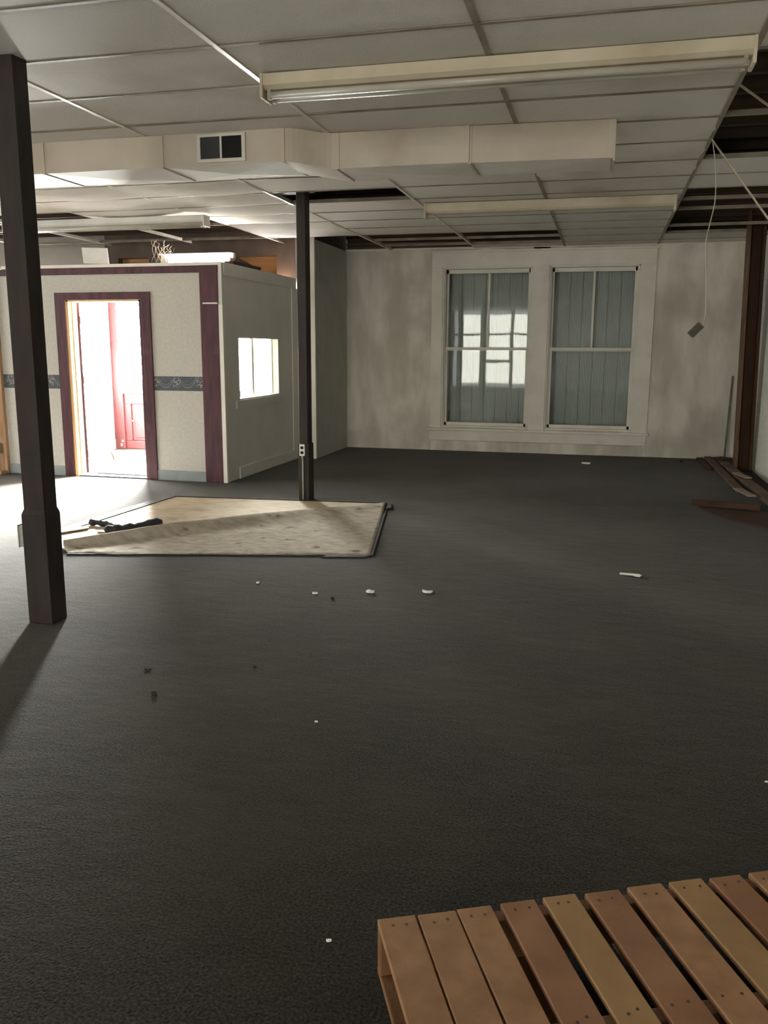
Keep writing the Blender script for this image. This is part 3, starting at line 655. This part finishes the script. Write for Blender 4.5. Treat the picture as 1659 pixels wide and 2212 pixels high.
fixture(-1.765, .545, 8.50, CZ-.006, .095, 'far long cream fluorescent fixture, unlit, in front of the window wall', M['fixture'], tubes=0)
fixture(-6.45, -4.06, 8.42, CZ-.045, .07, 'white fluorescent fixture, unlit, hanging in front of the booth top', M['fixture_white'])

# ------------------------------------------------------------------ peeled carpet area
def zr(x, y): return 0
PLY = [(-4.10, 7.66), (-2.02, 7.86), (-2.0, 7.55), (-3.72, 5.52), (-4.16, 5.72), (-4.40, 6.05)]
tag(obj('bare_plywood', MB().prism([(-4.115, 7.665), (-1.99, 7.865), (-1.60, 5.85), (-3.70, 5.33), (-4.20, 5.62)], .001, .005), M['plywood']), 'exposed tan plywood subfloor where the carpet is peeled away', 'plywood sheet')
# cut edges of the carpet around it
for a_, c_, w_, lab in (((-4.125, 7.69, .006), (-1.98, 7.880, .006), .020, 'dark raw carpet edge along the back of the bare plywood'), ((-4.16, 7.66, .006), (-4.24, 5.62, .006), .11, 'dark raw carpet edge along the left side of the bare plywood')):
    tag(obj('carpet_cut_edge', MB().bar(a_, c_, w_, .012), M['carpet_edge']), lab, 'carpet edge', 'raw carpet edges')
# folded-over flap, backing side up, with a ridge along the fold
A, B_ = Vector((-3.86, 5.45, 0)), Vector((-1.975, 7.86, 0))        # fold line (left, right)
Cc, Dd = Vector((-3.70, 5.275, 0)), Vector((-1.575, 5.80, 0))      # free edge (left, right)
def flap(u, v):
    a = A.lerp(B_, u); c = Cc.lerp(Dd, u)
    p = a.lerp(c, v)
    x, y = p.x, p.y
    amp = .078*(.25+.75*math.sin(PI*min(1, u*.85+.18)))
    ridge = amp*math.exp(-((v-.05)/(.055 if v < .05 else .15))**2)
    ridge += .012*math.exp(-((v-.45)/.10)**2)*math.sin(PI*u)*(.5+noise.noise(Vector((x*1.5, y*1.5, 8))))
    wav = .012*noise.noise(Vector((x*2.2, y*2.2, 1)))+.005*noise.noise(Vector((x*7, y*7, 3)))
    lift = .012+max(0, wav)+ridge
    if v < .001: lift = .010
    if v > .97: lift *= .8
    # ragged free edge
    if v > .95: y += .02*noise.noise(Vector((u*9, 0, 5)))
    return (x, y, lift)
b = MB().grid(70, 34, flap)
t = obj('carpet_flap', b, M['backing'], smooth=True); solid(t, .006, -1)
tag(t, 'large triangular carpet flap folded back, tan backing side up', 'carpet flap')
ORG[t] = t.location.copy()
# dark pile showing under the flap's free edges
b = MB()
pts = [(Cc.lerp(Dd, i/30).x, Cc.lerp(Dd, i/30).y-.012+.012*noise.noise(Vector((i*.5, 2, 0))), .006) for i in range(31)]
for p, q in zip(pts[:-1], pts[1:]): b.bar(p, q, .016, .010)
pts = [(Dd.lerp(B_, i/16).x+.012, Dd.lerp(B_, i/16).y, .006) for i in range(17)]
for p, q in zip(pts[:-1], pts[1:]): b.bar(p, q, .018, .010)
b.prism([(-1.90, 5.66), (-1.60, 5.735), (-1.56, 5.80), (-1.85, 5.74)], .002, .010)
b.prism([(-1.99, 7.80), (-1.90, 7.55), (-1.86, 7.62), (-1.94, 7.86)], .002, .02)
obj('pile_edge', b, M['carpet_edge'], t)
# black rolled strips on the plywood
t = empty('black_rubber_strip', (-3.75, 6.1, .01), 'crumpled black rubber strip lying across the edge of the bare plywood', 'rubber strip')
def roll(pts, w_, seed):
    pts = [Vector(p) for p in pts]; rr = random.Random(seed); P = []; R = []
    for i in range(len(pts)-1):
        for k in range(5):
            P.append(pts[i].lerp(pts[i+1], k/5)+Vector((0, rr.uniform(-.012, .012), rr.uniform(-.004, .006)))); R.append(w_*rr.uniform(.7, 1.25))
    P.append(pts[-1]); R.append(w_*.8); return MB().tube(P, R, 8)
obj('strip_fold', roll([(-4.12, 6.22, .030), (-3.96, 6.20, .026), (-3.80, 6.12, .024), (-3.66, 6.07, .030)], .027, 1), M['black_cloth'], t, smooth=True)
obj('strip_end', roll([(-3.80, 5.93, .040), (-3.70, 5.95, .052), (-3.56, 6.02, .066), (-3.42, 6.14, .080)], .034, 2), M['black_cloth'], t, smooth=True)
tag(obj('wood_offcut', MB().bar((-3.90, 5.98, .012), (-3.60, 6.00, .012), .05, .01), M['scrap_pale'], bevel=.002), 'short pale slat beside the black rubber strip', 'slat')
tag(obj('wood_offcut', MB().prism([(-4.32, 5.70), (-4.24, 5.66), (-4.03, 6.05), (-4.10, 6.12)], .0125, .022), M['plywood'], bevel=.002), 'narrow yellowish board half behind the nearest post', 'board')

# ------------------------------------------------------------------ right side: timber column, stick, boards
t = empty('timber_column', (1.70, 11.25, 0), 'rough brown timber column against the white right wall', 'timber column')
def lean(mb):
    mb.v = [(x-.060*z/2.9, y, z) for x, y, z in mb.v]; return mb
obj('edge_board', lean(MB().box(1.600, 1.632, 11.10, 11.30, 0, 3.25)), M['stud_edge'], t, bevel=.004)
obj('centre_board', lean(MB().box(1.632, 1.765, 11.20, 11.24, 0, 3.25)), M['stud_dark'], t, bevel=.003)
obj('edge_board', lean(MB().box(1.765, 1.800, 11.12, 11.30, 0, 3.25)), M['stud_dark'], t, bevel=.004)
tag(obj('grey_stick', MB().tube([(1.610, 12.15, .05), (1.665, 12.36, 1.13)], .013, 8), M['stick'], smooth=True), 'thin greenish stick leaning in the corner beside the timber column', 'stick')
G = 'loose boards piled by the right wall'
def board(name, a, c, w_, h_, m, label, seed=1):
    d = Vector(c)-Vector(a)
    mb = MB().bar(a, c, w_, h_)
    o = obj(name, mb, m, bevel=.004); return tag(o, label, 'board', G)
board('loose_board', (1.40, 12.15, .050), (1.435, 9.35, .030), .085, .03, M['scrap_wood'], 'long brown board farthest left in the pile by the right wall')
board('loose_board', (1.53, 11.6, .045), (1.64, 8.0, .045), .11, .05, M['scrap_wood'], 'long brown board lying nearest the white right wall')
board('loose_board', (1.40, 9.42, .058), (1.475, 8.95, .058), .085, .016, M['scrap_pale'], 'short pale broken board on the near end of the pile')
board('loose_board', (1.475, 11.9, .082), (1.62, 11.75, .082), .22, .018, M['scrap_red'], 'reddish board across the far end of the pile')
board('loose_board', (1.52, 10.45, .085), (1.60, 10.05, .085), .08, .014, M['scrap_pale'], 'small pale offcut in the middle of the pile')
board('loose_board', (1.30, 12.2, .022), (1.31, 11.2, .022), .08, .04, M['scrap_red'], 'reddish block under the far left board of the pile')
board('loose_board', (.885, 8.58, .040), (1.47, 8.42, .040), .10, .055, M['scrap_red'], 'thick reddish board lying crosswise in front of the pile')
tag(obj('loose_board', MB().prism([(.93, 8.44), (1.75, 8.30), (1.78, 7.35), (1.38, 7.62), (1.12, 7.95)], .002, .014), M['stud_dark'], bevel=.003), 'flat brown broken plywood piece on the carpet in front of the crosswise board', 'board', G)

# ------------------------------------------------------------------ hanging cable and loose tees in the ceiling hole
t = empty('hanging_cable', (.66, 6.5, CZ), 'thin white cable hanging from the ceiling hole with a junction box', 'cable')
cp = [(.612, 6.40, 2.868), (.632, 6.44, 2.80), (.652, 6.45, 2.70), (.664, 6.46, 2.58), (.668, 6.47, 2.46), (.650, 6.48, 2.34), (.632, 6.49, 2.22), (.640, 6.5, 2.08), (.655, 6.5, 1.92), (.662, 6.5, 1.80), (.664, 6.5, 1.72), (.658, 6.5, 1.685), (.645, 6.5, 1.655)]
def smoothp(pts, n=6):
    P = [Vector(p) for p in pts]; out = []
    for i in range(len(P)-1):
        p0 = P[max(i-1, 0)]; p1 = P[i]; p2 = P[i+1]; p3 = P[min(i+2, len(P)-1)]
        for k in range(n):
            s = k/n; out.append(.5*((2*p1)+(p2-p0)*s+(2*p0-5*p1+4*p2-p3)*s*s+(3*p1-3*p2+p3-p0)*s**3))
    out.append(P[-1]); return out
obj('cord', MB().tube(smoothp(cp), .0034, 6), M['cable'], t, smooth=True)
dv = Vector((-.68, 0, -.73)).normalized(); sv = Vector((.73, 0, -.68)).normalized()
obj('junction_box', MB().obox(Vector((.645, 6.5, 1.655))+dv*.058, dv, Vector((0, 1, 0)), sv, .052, .018, .027), M['box_metal'], t, bevel=.004)
obj('clamp', MB().tube([Vector((.645, 6.5, 1.662)), Vector((.645, 6.5, 1.662))+dv*.012], .009, 8), M['steel'], t)
def loose_tee(a, c, label):
    a = Vector(a); c = Vector(c)
    mb = MB().bar(a, c, .010, .0015); d = Vector((0, 0, .006)); mb.bar(a+d, c+d, .002, .012)
    return tag(obj('fallen_ceiling_tee', mb, M['tee_loose']), label, 'ceiling rail', 'loose ceiling rails at the right')
loose_tee((.606, 6.42, 2.862), (.925, 5.60, 2.16), 'longer fallen metal rail slanting down across the hole at the right edge')
loose_tee((.62, 5.22, 2.862), (.86, 5.55, 2.80), 'shorter loose metal rail in the nearest hole at the top right')

# ------------------------------------------------------------------ pallet in the foreground
t = empty('wooden_pallet', (-.46, 1.763, 0), 'light pine wooden pallet in the bottom right foreground', 'pallet')
e = Vector((.902, .431, 0)).normalized(); n_ = Vector((e.y, -e.x, 0)); zz = Vector((0, 0, 1)); A = Vector((-.46, 1.763, 0))
PH, LEN, DEP = .14, 1.20, .80
spans = [(0, .092), (.096, .191), (.197, .284), (.306, .395), (.419, .505), (.528, .620), (.644, .738), (.760, .851), (.872, .959), (.984, 1.075), (1.10, 1.19)]
mats = ['pallet1', 'pallet1', 'pallet1', 'pallet3', 'pallet2', 'pallet3', 'pallet1', 'pallet2', 'pallet3', 'pallet1', 'pallet2']
rs = random.Random(11)
for (s0, s1), mm in zip(spans, mats):
    off = rs.uniform(-.004, .006)
    c = A+e*(s0+s1)/2+n_*(DEP/2+off)+zz*(PH-.008)
    tw = e.copy(); nn2 = n_+e*rs.uniform(-.004, .004); nn2.normalize()
    d = obj('deck_board', MB().obox(c, tw, nn2, zz, (s1-s0)/2, DEP/2, .008), M[mm], t, bevel=.0025)
    for yy in (.030, .385, .77):
        for f_ in (.3, .7):
            p = A+e*(s0+(s1-s0)*f_+rs.uniform(-.006, .006))+n_*(yy+rs.uniform(-.008, .008))
            obj('nail', MB().tube([p+zz*(PH-.001), p+zz*(PH+.0008)], .0038, 8), M['nail'], d)
for yy in (.022, .385, .765):
    c = A+e*.595+n_*yy+zz*.070
    obj('stringer', MB().obox(c, e, n_, zz, .595, .019, .054), M['pallet_side'], t, bevel=.003)
for (s0, s1) in ((.0, .10), (.30, .39), (.60, .69), (.95, 1.04), (1.09, 1.19)):
    c = A+e*(s0+s1)/2+n_*DEP/2+zz*.008
    obj('bottom_board', MB().obox(c, e, n_, zz, (s1-s0)/2, DEP/2, .008), M['pallet_side'], t, bevel=.003)

# ------------------------------------------------------------------ litter on the carpet
rs = random.Random(21)
def scrap(x, y, r, h_, m, name, label, cat, group):
    k = 7; poly = []
    for i in range(k):
        a = 2*PI*i/k; q = r*rs.uniform(.55, 1.1); poly.append((x+q*math.cos(a)*1.3, y+q*math.sin(a)*.8))
    mb = MB().prism(poly, .001, h_)
    mb.v = [(vx, vy, vz+(rs.uniform(0, h_) if vz > .002 else 0)) for vx, vy, vz in mb.v]
    return tag(obj(name, mb, m), label, cat, group)
GP = 'white scraps on the carpet'
for (x, y, r, h_, lab) in [(-2.078, 4.915, .012, .008, 'small white scrap leftmost on the carpet in front of the peeled area'),
                     (-1.329, 4.899, .020, .012, 'crumpled white scrap between the peeled area and room centre'),
                     (-.985, 4.992, .032, .008, 'largest white paper scrap near the centre of the carpet'),
                     (-1.649, 4.781, .014, .006, 'greyish scrap just left of the crumpled white one'),
                     (-.181, 11.418, .06, .012, 'pale torn scrap on the carpet below the double window'),
                     (-.606, 1.833, .007, .004, 'tiny pale fleck on the dark carpet left of the pallet'),
                     (-1.053, 3.052, .006, .003, 'tiny pale fleck in the middle of the foreground carpet'),
                     (.62, 2.99, .008, .003, 'tiny pale fleck on the carpet near the right edge')]:
    scrap(x, y, r, h_, M['paper'], 'paper_scrap', lab, 'scrap', GP)
tag(obj('paper_strip', MB().obox((.229, 5.741, .008), Vector((.97, -.1, 0)), Vector((.1, .97, 0)), zz, .065, .014, .004).obox((.28, 5.715, .010), Vector((.9, -.4, 0)), Vector((.4, .9, 0)), zz, .02, .02, .004), M['paper']), 'narrow white paper strip lying right of centre on the carpet', 'scrap', GP)
GD = 'dark crumbs on the carpet'
for (x, y, r, h_, lab) in [(-1.817, 3.129, .012, .009, 'dark crumb in the left foreground carpet'),
                     (-1.994, 3.39, .013, .006, 'flat dark crumb nearest the shadow of the near post'),
                     (-1.51, 4.697, .012, .008, 'dark crumb just below the greyish scrap'),
                     (-1.523, 3.54, .008, .006, 'tiny dark crumb right of the flat one'),
                     (1.05, 11.9, .02, .02, 'dark crumb by the foot of the back wall at the right')]:
    scrap(x, y, r, h_, M['dirt'], 'dark_crumb', lab, 'crumb', GD)
